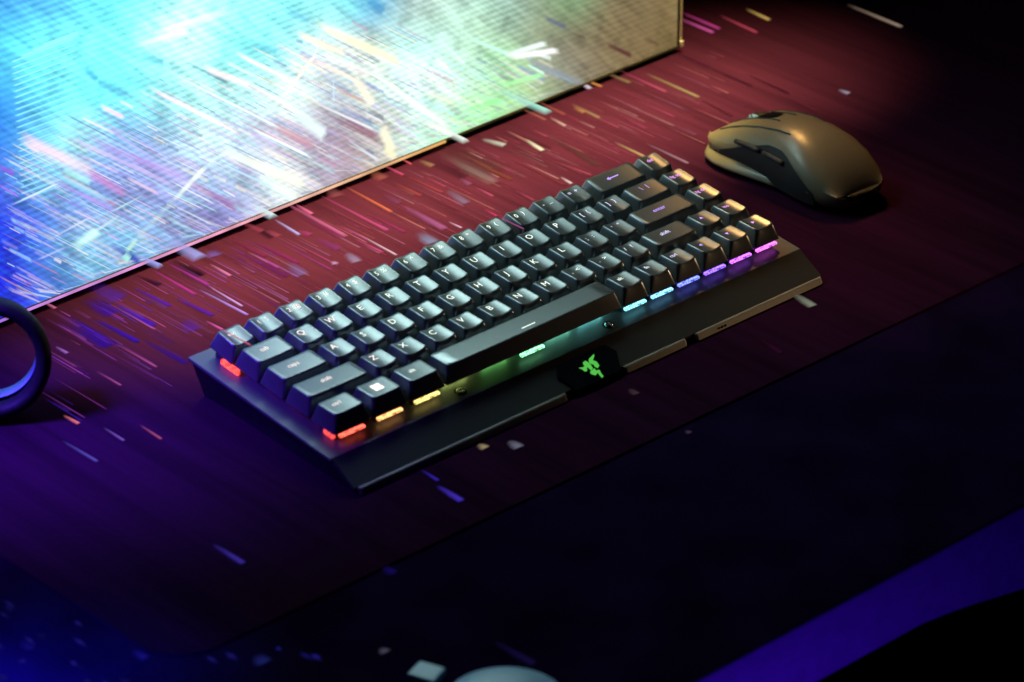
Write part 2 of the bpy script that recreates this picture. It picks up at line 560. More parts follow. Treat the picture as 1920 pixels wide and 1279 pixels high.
    for i in range(n + 1):
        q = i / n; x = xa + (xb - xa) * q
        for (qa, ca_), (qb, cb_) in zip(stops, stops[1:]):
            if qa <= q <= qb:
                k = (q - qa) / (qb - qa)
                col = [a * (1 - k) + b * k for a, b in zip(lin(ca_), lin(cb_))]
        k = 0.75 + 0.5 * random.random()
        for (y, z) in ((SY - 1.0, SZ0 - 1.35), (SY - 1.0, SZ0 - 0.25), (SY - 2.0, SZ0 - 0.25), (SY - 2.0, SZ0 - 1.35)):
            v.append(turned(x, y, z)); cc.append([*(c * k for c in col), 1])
    for i in range(n):
        for k in range(4):
            f.append((i * 4 + k, i * 4 + (k + 1) % 4, (i + 1) * 4 + (k + 1) % 4, (i + 1) * 4 + k))
    me = mesh('edge_highlight', v, f)
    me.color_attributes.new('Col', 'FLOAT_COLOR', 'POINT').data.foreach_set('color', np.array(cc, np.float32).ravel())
    part('edge_highlight', me, M['streak'])
    # stand behind the panel
    part('stand_column', boxmesh('stand_column', -40, 16, SY + 34, SY + 66, 9, 260, bev=4), M['mon'])
    part('stand_base', boxmesh('stand_base', -120, 96, SY + 34, SY + 220, 0.2, 9, bev=3), M['mon'])
    tag(t, 'large flat monitor showing a bright cyan explosion of streaks', 'monitor')
    return t, scr


monitor, screen = make_monitor()


def strip_mesh(name, verts, faces, cols):
    me = mesh(name, verts, faces)
    me.color_attributes.new('Col', 'FLOAT_COLOR', 'POINT').data.foreach_set('color', np.array(cols, np.float32).ravel())
    return me


# picture streaks on the screen: x0 y0 x1 y1 width colour alpha-at-start alpha-at-end
SCR = '''285 168 450 250 9 fff4f4 1 .7|340 147 575 266 5 f4ffff 1 .8|190 200 232 220 9 ffe4f0 .9 .9|225 190 250 202 6 f0f8ff .8 .8|155 222 215 250 5 fff0f8 .9 .5
215 250 292 300 6 e0c8f8 .7 .3|46 262 176 322 24 ffeaf0 1 .45|168 324 235 365 16 e090dc .8 .5|140 262 322 346 9 e4d4f8 .8 .5|176 267 350 334 16 c8a4ec .7 .5
255 262 312 292 4 d8c0f8 .8 .4|0 313 27 327 9 a060e8 .8 .8|0 348 34 368 4 c080f0 .9 .9|0 276 28 290 3 88c8ff .6 .6|105 343 210 391 8 b8a0f0 .7 .6
108 330 202 376 9 a8e8f8 .8 .6|40 372 170 412 5 7090f0 .6 .3|90 360 175 402 6 a088e8 .6 .4|0 395 70 425 5 6060e8 .6 .3|120 320 170 342 14 c8fff4 .6 .6
88 452 168 408 4 e8e8ff .2 .8|74 486 124 463 4 d0d8ff .8 .3|140 464 184 432 18 e4fff4 .5 1|182 432 224 404 6 e0f0f8 .8 .3|236 474 256 448 9 d0f0e0 .9 .6
256 448 330 372 9 d8ece8 .35 .3|330 372 384 314 9 f4fcf4 .7 1|26 383 108 344 4 e4f4ff .6 1|212 396 268 366 4 d0f0f0 .8 .3|384 314 455 262 8 f0fff8 .6 .1
470 240 530 184 7 e8fff8 .2 .6|530 184 590 104 7 fffcf0 .7 .8|590 104 604 60 4 fff8e8 .6 .2|560 65 648 102 14 fff8e8 1 .9|590 84 752 168 5 f0fff4 .7 .9
600 50 752 118 17 fffbe0 1 .8|752 118 830 150 12 f4fff0 .8 .2|700 138 842 240 11 f4fff8 .9 1|448 103 562 160 9 fffcf0 1 .6|425 118 478 143 6 f4ffff .8 .6
385 128 472 162 13 fff0f0 1 .7|472 162 548 202 9 fbf4f4 .7 .8|547 206 610 254 25 f0fffc .6 1|520 82 612 136 6 fff0e0 .5 .7|540 112 590 138 7 fff4e8 .8 .6
590 112 668 152 7 fff0e8 1 .9|664 146 700 196 17 fff8e8 .9 .8|632 168 686 191 6 e0b0a0 .8 .8|597 196 702 244 5 f8ffff 1 .9|567 188 712 260 17 a06070 .25 .8
516 238 588 274 15 d898a8 .8 .7|716 240 736 282 19 fff8e4 .9 .9|722 276 742 296 20 f8f4d8 .9 .7|416 284 570 346 23 fbfff0 .55 1|488 336 556 372 20 f0fff8 .7 1
427 312 512 352 5 c8ecff .8 .8|440 300 500 330 4 7088c8 .5 .5|354 340 444 392 15 a860a8 .3 .75|418 356 441 369 4 e8f0ff .9 .9|476 243 582 294 5 f8ffff 1 .9
652 262 710 302 5 e8f0f8 .4 .9|600 300 650 322 6 d0c0d0 .6 .4|880 72 954 102 7 d8fff0 .8 1|950 103 1024 81 11 f4fffc .8 1|956 108 1046 94 12 ffffff .9 1
1000 98 1034 110 9 f8ffff .9 .6|989 122 1021 138 4 dcfff4 1 1|905 98 935 112 9 90c898 .5 .5|1024 34 1062 52 9 606490 .8 .6|991 112 1094 158 13 98a0a8 .8 .8
1140 84 1184 105 9 5c3034 .9 1|1208 74 1236 83 7 6a4838 .5 .7|1074 63 1098 72 6 685448 .5 .8|208 460 264 492 15 2028b0 .4 .95|232 478 242 488 16 b8f0e8 .9 .9
622 96 700 132 6 c0e8e8 .6 .5|640 204 700 232 10 7080b8 .5 .7|610 150 660 176 8 98a0c8 .6 .6|690 205 720 222 9 5a6478 .4 .7|625 148 626 190 3 e0f0ff .5 .7
800 230 848 252 10 fffff8 .7 1|880 176 950 196 12 c8ffd0 .5 .9|935 142 965 152 8 607868 .3 .6|870 210 940 186 12 a0f8a0 .4 .8|940 160 1018 140 9 b8ffb8 .5 .9
300 60 420 22 12 fffaf8 .7 .4|258 86 352 56 14 fff8f8 .3 .9|264 106 308 118 16 58c4e0 .5 .7|160 128 182 150 13 48b0e8 .5 .7|180 155 240 178 18 58a8e0 .5 .4
470 84 520 96 18 60c8e4 .5 .5|536 20 580 40 16 70d0e8 .5 .5|690 0 720 22 20 3c98d8 .7 .6|0 519 72 558 3 c090a0 .9 .9|445 22 468 38 12 70c8e0 .4 .5'''


def picture_streaks():
    k = 0
    for rec in SCR.replace('\n', '|').split('|'):
        a = rec.split()
        x0, y0, x1, y1, wd = map(float, a[:5]); c = lin(a[5]); al0, al1 = float(a[6]), float(a[7])
        c = [q + 1.0 * max(0, q - 0.75) for q in c]
        dx, dy = x1 - x0, y1 - y0
        L = math.hypot(dx, dy); nx_, ny_ = -dy / L * wd / 2, dx / L * wd / 2
        k += 1
        off = 0.25 + 0.02 * k
        v = []; cols = []; f = []
        # soft edged ribbon: edge, core, core, edge; faded ends
        for q, e in ((-0.08, 0), (0.14, 0.8), (0.5, 1), (0.9, 0.95), (1.04, 0.0)):
            al = al0 + (al1 - al0) * min(1, max(0, q))
            for s, ee in ((-1.35, 0), (-0.3, 1), (0.3, 1), (1.35, 0)):
                p = ony(x0 + dx * q + nx_ * s, y0 + dy * q + ny_ * s, SY - off)
                if p[0] > SX1 - 0.3: p[0] = SX1 - 0.3
                if p[2] < SZ0 + 0.1: p[2] = SZ0 + 0.1
                v.append(p); cols.append([*c, al * e * ee])
        for i in range(4):
            for j in range(3):
                f.append((i * 4 + j, i * 4 + j + 1, (i + 1) * 4 + j + 1, (i + 1) * 4 + j))
        link('picture_streak', strip_mesh('picture_streak', v, f, cols), M['streak'], screen)
    # fine debris between them, too small to pick apart
    rnd = random.Random(3); v = []; cols = []; f = []
    pal = ['ffffff', 'ffe8f0', 'e8d0f8', 'c8fcff', 'c8a0e8', 'fff8e0', '88a0e0', '7080c0', 'd890b8', 'b0f0f4', '6078a8']
    cnt = 0
    while cnt < 1300:
        u = rnd.uniform(0, 1010); w_ = rnd.uniform(40, 545)
        if w_ < 255 - 0.36 * u + rnd.uniform(-25, 60) or w_ > 585 - 0.405 * u or u > 760 and w_ < 100: continue
        cnt += 1
        L = rnd.uniform(14, 85); wd = rnd.choice((1.6, 2, 2, 2.5, 3, 4, 7)); sl = 0.5 + rnd.uniform(-0.03, 0.03)
        c = lin(rnd.choice(pal)); al = rnd.uniform(0.2, 0.65)
        c = [q + 0.6 * max(0, q - 0.75) for q in c]
        n0 = len(v)
        for q, e in ((0, 0), (0.15, 0.8), (0.85, 1), (1, 0)):
            for s, ee in ((-1.2, 0), (-0.4, 1), (0.4, 1), (1.2, 0)):
                p = ony(u + L * q - 0.45 * wd / 2 * s, w_ + L * sl * q + 0.9 * wd / 2 * s, SY - 0.24)
                p[2] = max(p[2], SZ0 + 0.1)
                v.append(p); cols.append([*c, al * e * ee])
        for i in range(3):
            for j in range(3):
                f.append((n0 + i * 4 + j, n0 + i * 4 + j + 1, n0 + (i + 1) * 4 + j + 1, n0 + (i + 1) * 4 + j))
    o = link('picture_debris', strip_mesh('picture_debris', v, f, cols), M['streak'], screen)
    o['kind'] = 'stuff'
    # the bright ruled panel at the left of the picture: one ribbon per line
    for r in range(27):
        v0 = 84 + r * 11.2
        left, right = 16 + r * 0.9, (150 if r < 16 else 150 - (r - 16) * 4)
        if r < 3: left = 16 + (3 - r) * 22
        v = []; cols = []; f = []
        for q, e in ((0, 0), (0.06, 1), (0.9, 0.7), (1, 0)):
            u = left + (right - left) * q
            for s, ee in ((-2.6, 0), (-0.6, 1), (0.6, 1), (2.6, 0)):
                p = ony(u, v0 - (u - left) * 0.375 + s + 0.0, SY - 0.2)
                v.append(p); cols.append([0.45, 1.25, 1.25, e * ee * (0.75 - 0.012 * r)])
        for i in range(3):
            for j in range(3):
                f.append((i * 4 + j, i * 4 + j + 1, (i + 1) * 4 + j + 1, (i + 1) * 4 + j))
        link('picture_line', strip_mesh('picture_line', v, f, cols), M['streak'], screen)


picture_streaks()

# ------------------------------------------------------------------ keyboard
PITCH = 19.05
HUE = [(-152, '#ff4a3c'), (-128, '#ff7058'), (-112, '#f0c070'), (-80, '#d8d070'), (-40, '#80e878'), (-15, '#90ffc0'), (30, '#78e8e8'), (60, '#80d8f4'), (85, '#6878ff'), (108, '#8858ff'), (128, '#c060f8'), (152, '#f868e0')]


def hue(x):
    x = max(-152, min(152, x))
    for (a, ca), (b, cb) in zip(HUE, HUE[1:]):
        if a <= x <= b:
            k = (x - a) / (b - a)
            return [p * (1 - k) + q * k for p, q in zip(lin(ca), lin(cb))]


ROWS = [
    [('esc', 1)] + [(c, 1) for c in ['1 !', '2 @', '3 #', '4 $', '5 %', '6 ^', '7 &', '8 *', '9 (', '0 )', '- _', '= +']] + [('BACK', 2), ('del', 1)],
    [('tab', 1.5)] + [(c, 1) for c in 'QWERTYUIOP'] + [('[ {', 1), (']  }', 1), ('\\ |', 1.5), ('pg up', 1)],
    [('caps', 1.75)] + [(c, 1) for c in 'ASDFGHJKL'] + [('; :', 1), ("' \"", 1), ('enter', 2.25), ('pg dn', 1)],
    [('shift', 2.25)] + [(c, 1) for c in 'ZXCVBNM'] + [(', <', 1), ('. >', 1), ('/ ?', 1), ('shift', 1.75), ('UP', 1), ('ins', 1)],
    [('ctrl', 1.25), ('WIN', 1.25), ('alt', 1.25), ('SPACE', 6.25), ('alt', 1), ('fn', 1), ('ctrl', 1), ('LEFT', 1), ('DOWN', 1), ('RIGHT', 1)]]


def dish(x, tw, wide):
    k = 0.28 if wide else 0.95
    return -k * (1 - min(1, (2 * x / tw) ** 2))


def keycap_mesh(wu):
    W = wu * PITCH
    bw, bd = W - 0.9, PITCH - 0.9
    tw, td = W - 6.4, PITCH - 5.6
    wide = wu > 1.1
    yo = 0.3
    rl = []
    for (a, b, r, z) in ((bw, bd, 1.0, -9.2), (bw - 0.3, bd - 0.3, 1.1, -8.4), (tw + 0.9, td + 0.9, 1.9, -0.9), (tw + 0.35, td + 0.35, 1.8, -0.25), (tw - 0.3, td - 0.3, 1.6, 0.0)):
        t = (z + 9.2) / 9.2
        rl.append([(x, y + yo * t, z + (dish(x, tw, wide) if z > -0.5 else 0.6 * dish(x, tw, wide) if z > -2 else 0)) for x, y in rrect(a, b, r, 5, 7)])
    for s in (0.86, 0.66, 0.4, 0.15):
        rl.append([(x * s, y * s + yo, dish(x * s, tw, wide)) for x, y in rrect(tw - 0.3, td - 0.3, 1.6, 5, 7)])
    me = rings('key_cap', rl, True, True)
    for p in me.polygons: p.use_smooth = True
    return me, tw, td


TEXTS = []


def text_curve(s, size, align='CENTER'):
    cu = bpy.data.curves.new('legend', 'FONT')
    cu.body = s; cu.size = size * S; cu.align_x = align; cu.align_y = 'CENTER'
    cu.resolution_u = 2
    o = bpy.data.objects.new('legend_source', cu)
    COL.objects.link(o)
    return o


def poly_mesh(name, polys):
    v = []; f = []
    for p in polys:
        f.append(tuple(range(len(v), len(v) + len(p)))); v += [(x, y, 0) for x, y in p]
    return mesh(name, v, f)


def sq(x0, x1, y0, y1): return [(x0, y0), (x1, y0), (x1, y1), (x0, y1)]


def make_keyboard():
    kb = empty('keyboard')
    tag(kb, 'compact black mechanical keyboard with rainbow lit keys and raised keycaps', 'keyboard')
    rotk = (TILT, 0, 0)
    # ---- case: underside on the mat, top plate flange tilted 6 degrees

    def zb(y): return -(KH + y * ST) / CT + 0.15
    prof = [(52, -16), (-55.5, -16.6), (-70.5, -23.5), (-70.5, zb(-70.5)), (52, zb(52))]
    prof_low = {3, 4}
    v = []
    for sgn, ax in ((-1, -159.5), (1, 158.5)):
        for i, (y, z) in enumerate(prof):
            ins = 7 if i in prof_low else 0
            v.append(K(ax - sgn * ins, y - (2.5 if i == 4 else 0), z))
    n = 5
    f = [tuple(range(n)), tuple(reversed(range(n, 2 * n)))] + [(i, n + i, n + (i + 1) % n, (i + 1) % n) for i in range(n)]
    link('case', fixn(mesh('case', v, f)), M['case'], kb)
    link('top_plate', boxmesh('top_plate', -161, 160, -56, 53, -15.9, -14, K, 0.5), M['plate'], kb)
    # front bezel slope in one piece, lips below it with the notch between them
    bz = prism('front_bezel', [(-56.1, -14.2), (-72.6, -21.8), (-72.6, -23.0), (-70.6, -23.4), (-56.1, -16.5)], [-160, 159.5], lambda q, a: K(a, q[0], q[1]))
    link('front_bezel', bz, M['bezel'], kb)
    for x0, x1 in ((-158, -24), (16, 59), (66, 158.5)):
        me = prism('front_lip', [(-72.7, -21.9), (-73.6, -22.0), (-74.2, -22.4), (-75.6, zb(-75.6) + 0.1), (-72.7, zb(-72.7) + 0.1)], [x0, x0 + 1.2, x1 - 1.2, x1],
                   lambda q, a, x0=x0, x1=x1: K(a, q[0] + (0.6 if a in (x0, x1) and q[0] < -73.4 else 0), q[1]))
        link('front_lip', me, M['lip'], kb)
    # small engraved mark on the right lip
    for dx in (-2.4, 0.0, 2.4):
        link('lip_mark', boxmesh('lip_mark', 84 + dx - 0.7, 84 + dx + 0.7, -75.2, -74.5, -24.2, -23.2, K), M['gloss'], kb)
    # emblem tile on the slope
    a = np.array(K(0, -56, -14)); b = np.array(K(0, -72.6, -21.8))
    tdir = (b - a) / np.linalg.norm(b - a); L = np.linalg.norm(b - a)
    nrm = np.cross(np.array([1.0, 0, 0]), tdir)
    if nrm[2] < 0: nrm = -nrm

    def slope(x, s, h): return tuple(a + np.array([x, 0, 0]) + tdir * s + nrm * h)
    tp = [(-19, 4.2), (15, 4.2), (18.5, 10), (13, L + 2.2), (-18, L + 2.2), (-22.5, 10)]
    v = [slope(x, s, 0.02) for x, s in tp] + [slope(x * 0.97 - 0.1, s + (0.3 if s < 6 else -0.3), 0.75) for x, s in tp]
    f = [tuple(reversed(range(6))), tuple(range(6, 12))] + [(i, (i + 1) % 6, 6 + (i + 1) % 6, 6 + i) for i in range(6)]
    tile = link('emblem_tile', fixn(mesh('emblem_tile', v, f)), M['gloss'], kb)
    Z = lambda p: (950 + p[0] / 6.393, 600 + p[1] / 6.393)
    polys = [[(985, 470), (1045, 408), (1052, 432), (1033, 482), (1078, 500), (1112, 545), (1092, 578), (1058, 562), (1040, 532), (1006, 528), (985, 505)],
             [(912, 512), (945, 488), (985, 512), (1012, 542), (1034, 580), (1012, 604), (962, 562), (966, 612), (932, 616), (912, 596), (862, 572), (915, 568), (932, 556)],
             [(1014, 606), (1050, 578), (1072, 604), (1112, 598), (1134, 640), (1162, 674), (1142, 694), (1090, 632), (1066, 664), (1012, 648), (1000, 624)]]
    v = []; f = []
    for p in polys:
        n0 = len(v); n = len(p)
        v += [onslope(*Z(q), 0.78) for q in p]; v += [onslope(*Z(q), 1.1) for q in p]
        f.append(tuple(n0 + n + i for i in range(n)))
        f += [(n0 + i, n0 + (i + 1) % n, n0 + n + (i + 1) % n, n0 + n + i) for i in range(n)]
    link('emblem', fixn(mesh('emblem', v, f)), emit(lin('#58c850'), 0.9), tile)
    # screws of the plate
    for x, y in ((-73, -49.5), (27, -49.5)):
        rl = [[K(x + r * math.cos(t * math.pi / 8), y + r * math.sin(t * math.pi / 8), z) for t in range(16)] for r, z in ((2.3, -13.98), (2.2, -13.5), (1.6, -13.1), (1.2, -13.1), (0.9, -13.6))]
        s = link('screw', rings('screw', rl), M['steel'], kb, True)
        rl = [[K(x + r * math.cos(t * math.pi / 8), y + r * math.sin(t * math.pi / 8), z) for t in range(16)] for r, z in ((3.4, -13.97), (3.3, -13.8), (2.4, -13.8))]
        link('screw_washer', rings('screw_washer', rl), M['gloss'], s)
    # ---- keys
    caps = {}
    swm = boxmesh('switch', -7, 7, -7, 7, -13.95, -8.0)
    jobs = []
    for r, row in enumerate(ROWS):
        x = -8 * PITCH
        y = (2 - r) * PITCH
        for lab, wu in row:
            cx = x + wu * PITCH / 2; x += wu * PITCH
            if wu not in caps: caps[wu] = keycap_mesh(wu)
            me, tw, td = caps[wu]
            k = link('key_cap', me, M['key'], kb)
            k.location = Vector(K(cx, y, random.uniform(-0.12, 0.12))) * S
            k.rotation_euler = (TILT + math.radians((6, 2.5, 0, -3, -3.5)[r] + random.uniform(-0.4, 0.4)), math.radians(random.uniform(-0.4, 0.4)), math.radians(random.uniform(-0.3, 0.3)))
            s = link('switch', swm, M['switch'], kb)
            s.location = Vector(K(cx, y, 0)) * S; s.rotation_euler = rotk
            hc = hue(cx)
            jobs.append((k, lab, wu, cx, r, tw, hc))
            # light that leaks from under the cap: in front for the front row
            for dx in ((-46, -19, 2, 24, 46) if lab == 'SPACE' else (0,)):
                # behind the front rim of the cap; on the front row the middle bar reaches the rim
                hl = 7.3 if wu <= 1.1 else 7.7
                if cx < -125 and r < 4: hl = 4.0
                if r == 4 and (lab != 'SPACE' or dx == 2):
                    yb = -8.9
                elif r == 4:
                    yb = 0.0
                else:
                    yb = -8.0
                if lab == 'SPACE' and dx == 2: dx = -0.0
                if lab == 'SPACE' and dx == 0: dx = -2
                ll = link('key_light', boxmesh('key_light', -hl, hl, yb - 1.0, yb + 1.0, -11.7, -10.4, bev=0.35), led(hue(cx + dx), (2.6 if yb < -1 else 12.0) if r == 4 else 0.8), kb)
                ll.location = Vector(K(cx + dx, y, 0)) * S; ll.rotation_euler = rotk
    # lights that show past the left end of the key field
    for (x, y0, y1, st) in ((-152.6, 25, 38, 2.4), (-150.6, -44.5, -38, 1.8), (-143.5, -14, -4, 0.6), (-143.5, 4, 14, 0.5), (-143.5, -34, -24, 0.8)):
        link('key_light', boxmesh('key_light', x, x + 2, y0, y1, -13.4, -10.6, K, 0.4), led(lin('#ff4848'), st), kb)
    # ---- legends
    todo = []
    for k, lab, wu, cx, r, tw, hc in jobs:
        white = 0.62 if cx < 100 else 0.25
        tint = [h * (1 - white) + white for h in hc]
        if cx < -95: tint = [1.0, 0.86, 0.82]
        elif cx < 60: tint = [0.86, 1.0, 0.88]
        st = 1.5
        items = []
        y0 = 2.7
        if lab == 'SPACE':
            items.append(('poly', [sq(-4.5, 4.5, -3.2, -2.6)], 0, 0))
        elif lab == 'WIN':
            items.append(('poly', [sq(-2.6, -0.15, 0.15, 2.6), sq(0.15, 2.6, 0.15, 2.6), sq(-2.6, -0.15, -2.6, -0.15), sq(0.15, 2.6, -2.6, -0.15)], -0.5, 0.6)); st = 2.0
        elif lab == 'BACK':
            items.append(('poly', [[(-4.2, 0), (-2.0, -1.3), (-2.0, 1.3)], sq(-2.0, 4.2, -0.35, 0.35)], -1.5, 1.2))
        elif lab in ('UP', 'LEFT', 'RIGHT', 'DOWN'):
            ang = dict(UP=90, LEFT=180, RIGHT=0, DOWN=270)[lab]
            t = [(1.3 * math.cos(math.radians(ang + q)), 1.3 * math.sin(math.radians(ang + q))) for q in (0, 120, 240)]
            items.append(('poly', [t], -1.0, 1.6))
        elif ' ' in lab and not lab.startswith('pg'):
            p = lab.split()
            items.append(('text', p[0], -2.6 if wu < 1.2 else -2.2, y0 - 0.2, 4.4)); items.append(('text', p[1], 2.2, y0 + 0.3, 4.2))
        elif len(lab) == 1:
            items.append(('text', lab, -1.3, y0 - 0.2, 5.6))
        else:
            items.append(('text', lab, -1.0 if wu < 1.2 else -1.5, 1.5 if wu > 1.1 else 2.6, 4.0 if wu > 1.1 else 3.6))
        for it in items:
            todo.append((k, it, tint, st, tw, wu))
    src = {}
    for k, it, *_ in todo:
        if it[0] == 'text' and (it[1], it[4]) not in src: src[(it[1], it[4])] = text_curve(it[1], it[4])
    bpy.context.view_layer.update()
    dg = bpy.context.evaluated_depsgraph_get()
    for k, it, tint, st, tw, wu in todo:
        if it[0] == 'text':
            me = bpy.data.meshes.new_from_object(src[(it[1], it[4])].evaluated_get(dg))
            me.materials.clear()
        else:
            me = poly_mesh('legend', it[1])
        ox, oy = it[2], it[3]
        for v in me.vertices:
            X_, Y_ = v.co.x / S + ox, v.co.y / S + oy
            v.co = Vector((X_, Y_, dish(X_, tw, wu > 1.1) + 0.1)) * S
        me.name = 'legend'
        link('legend', me, emit(tint, st), k)
    for o in src.values():
        cu = o.data
        bpy.data.objects.remove(o); bpy.data.curves.remove(cu)
    # ---- faint second print on the front walls of the caps
    for k, lab, wu, cx, r, tw, hc in jobs:
        if r in (0, 1, 2, 3) and wu == 1 and random.random() < 0.85:
            bars = []
            for q in range(random.choice((2, 3))):
                x0 = -1.6 + q * 1.25
                bars.append([(x0, -4.9 - 0.3 * (q % 2)), (x0 + 0.85, -4.9 - 0.3 * (q % 2)), (x0 + 0.85, -3.3), (x0, -3.3)])
            v = []; f = []
            for p in bars:
                f.append(tuple(range(len(v), len(v) + 4)))
                for x_, z_ in p:
                    t = (z_ + 9.2) / 8.3
                    ywall = -((PITCH - 1.2) / 2 * (1 - t) + (PITCH - 4.7) / 2 * t) + 0.3 * t
                    v.append((x_, ywall - 0.12, z_))
            link('front_print', mesh('front_print', v, f), M['print_'], k)
    return kb


keyboard = make_keyboard()


# ------------------------------------------------------------------ mouse
def make_mouse():
    cx, cy, yaw = 240.0, 25.0, math.radians(-3)
    t = empty('computer_mouse', (cx, cy, 0))
    t.rotation_euler = (0, 0, yaw)
    tag(t, 'pale ergonomic computer mouse standing on the desk mat beside the keyboard', 'mouse')
    # stations along y: y, half width, height, lower edge z, left flare
    st = [(60, 20, 13, 5.0), (58, 24, 16.5, 3.2), (52, 28.5, 21, 2.4), (42, 30.5, 26.5, 2.0), (30, 29.5, 32, 2.0), (16, 28, 36.5, 2.0), (2, 27.5, 39, 2.0), (-12, 28.5, 39.2, 2.0),
          (-26, 30, 36.5, 2.0), (-38, 30, 31, 2.0), (-48, 27.5, 24, 2.0), (-56, 22, 15, 2.4), (-60, 15, 8, 3.4)]
    st = [(a * 0.88, b * 0.86, h * 0.88, z) for a, b, h, z in st]
    N = 28

    def ring(y, hw, h, z0, grow=0.0, a0=0, a1=360):
        pts = []
        for k in range(N):
            a = 2 * math.pi * k / N
            c, s = math.cos(a), math.sin(a)
            if s >= 0:
                x = hw * math.copysign(abs(c) ** 0.75, c)
                z = z0 + 9 + (h - z0 - 9) * abs(s) ** 0.8
                # pinched waist on the sides
                x *= 1 - 0.05 * math.exp(-((z - 14) / 8) ** 2)
            else:
                x = hw * math.copysign(abs(c) ** 0.35, c) * (1 - 0.10 * abs(s) - 0.05)
                z = z0 + 9 - 9 * abs(s) ** 0.6
            pts.append((x * (1 + grow), y, z))
        return pts
    me = rings('shell', [ring(*q) for q in st])
    link('shell', me, M['mouse'], t, True)
    # side grips, widened and blackened to put the flanks' shade into colour
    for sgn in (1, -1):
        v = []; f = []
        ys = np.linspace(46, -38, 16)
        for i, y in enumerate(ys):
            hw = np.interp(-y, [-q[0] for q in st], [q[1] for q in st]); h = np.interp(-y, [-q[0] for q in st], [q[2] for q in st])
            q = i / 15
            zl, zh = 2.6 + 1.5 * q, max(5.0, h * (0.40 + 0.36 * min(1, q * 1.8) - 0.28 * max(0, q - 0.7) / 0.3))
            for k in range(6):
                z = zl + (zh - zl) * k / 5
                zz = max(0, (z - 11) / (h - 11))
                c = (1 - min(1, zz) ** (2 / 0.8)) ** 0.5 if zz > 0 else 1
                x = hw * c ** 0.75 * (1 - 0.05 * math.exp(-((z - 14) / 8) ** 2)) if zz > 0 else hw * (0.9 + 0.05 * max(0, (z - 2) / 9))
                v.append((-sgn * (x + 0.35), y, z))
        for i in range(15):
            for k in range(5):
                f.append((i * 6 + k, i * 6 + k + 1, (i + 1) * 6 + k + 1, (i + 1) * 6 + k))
        link('shaded_grip', fixn(mesh('shaded_grip', v, f)), M['mouse_d'], t, True)
    # seams between the two buttons and the palm shell, wheel slot and wheel

    def top(y, x):
        hw = np.interp(-y, [-q[0] for q in st], [q[1] for q in st]); h = np.interp(-y, [-q[0] for q in st], [q[2] for q in st])
        c = min(1, abs(x) / hw) ** (1 / 0.75)
        return 11 + (h - 11) * max(0.0, 1 - c * c) ** 0.4
    for x0, y0, y1 in ((-6, 48, 8), (6, 48, 8), (-15, 44, -8), (15, 44, -8)):
        pts = [(x0 + (0.0 if abs(x0) < 10 else 0.07 * (y - 20) * (1 if x0 > 0 else -1)), y, 0) for y in np.linspace(y0, y1, 14)]
        pts = [(x, y, top(y, x) + 0.1) for x, y, _ in pts]
        link('button_seam', tube('button_seam', pts, 0.45, 6), M['gloss'], t)
    v = []; f = []
    ys = np.linspace(46, 14, 12)
    for i, y in enumerate(ys):
        hwid = 5.4 * math.sqrt(max(0.02, 1 - ((y - 30) / 16.5) ** 2)) ** 0.6
        for x in (-hwid, 0, hwid):
            v.append((x, y, top(y, x) + 0.5))
    for i in range(11):
        for k in range(2):
            f.append((i * 3 + k, i * 3 + k + 1, (i + 1) * 3 + k + 1, (i + 1) * 3 + k))
    link('wheel_slot', fixn(mesh('wheel_slot', v, f)), M['gloss'], t, True)
    R = 9.5
    zc = top(30, 0) - 8.4
    rl = []
    for xx, rr in ((-3.2, R - 1.5), (-2.8, R), (2.8, R), (3.2, R - 1.5)):
        rl.append([(xx, 30 + (rr + (0.35 if k % 2 else 0)) * math.cos(2 * math.pi * k / 36), zc + (rr + (0.35 if k % 2 else 0)) * math.sin(2 * math.pi * k / 36)) for k in range(36)])
    link('scroll_wheel', rings('scroll_wheel', rl), M['steel'], t)
    for y0, y1 in ((24, 6), (3, -14)):
        pts = []
        for y in np.linspace(y0, y1, 7):
            hw = np.interp(-y, [-q[0] for q in st], [q[1] for q in st])
            pts.append((-hw * 0.95, y, 20.5))
        link('thumb_button', tube('thumb_button', pts, 1.5, 10), M['mouse_d'], t, True)
    # flared lip under the left button
    rl = []
    for y in np.linspace(50, -6, 15):
        hw = np.interp(-y, [-q[0] for q in st], [q[1] for q in st])
        k = math.sin(math.pi * min(1, (50 - y) / 56 * 0.8 + 0.2))
        o_ = hw * 0.93 + 4.6 * k
        rl.append([(-hw * 0.85, y, 2.2), (-o_, y, 3.4), (-o_ - 0.3, y, 4.2), (-o_ + 0.6, y, 5.6), (-hw * 0.88, y, 8.5 + 2 * k)])
    link('thumb_flare', rings('thumb_flare', rl), M['mouse'], t, True)
    for y in (44, -44):
        link('glide_foot', boxmesh('glide_foot', -12, 12, y - 4, y + 4, 0.05, 2.6), M['gloss'], t)


make_mouse()


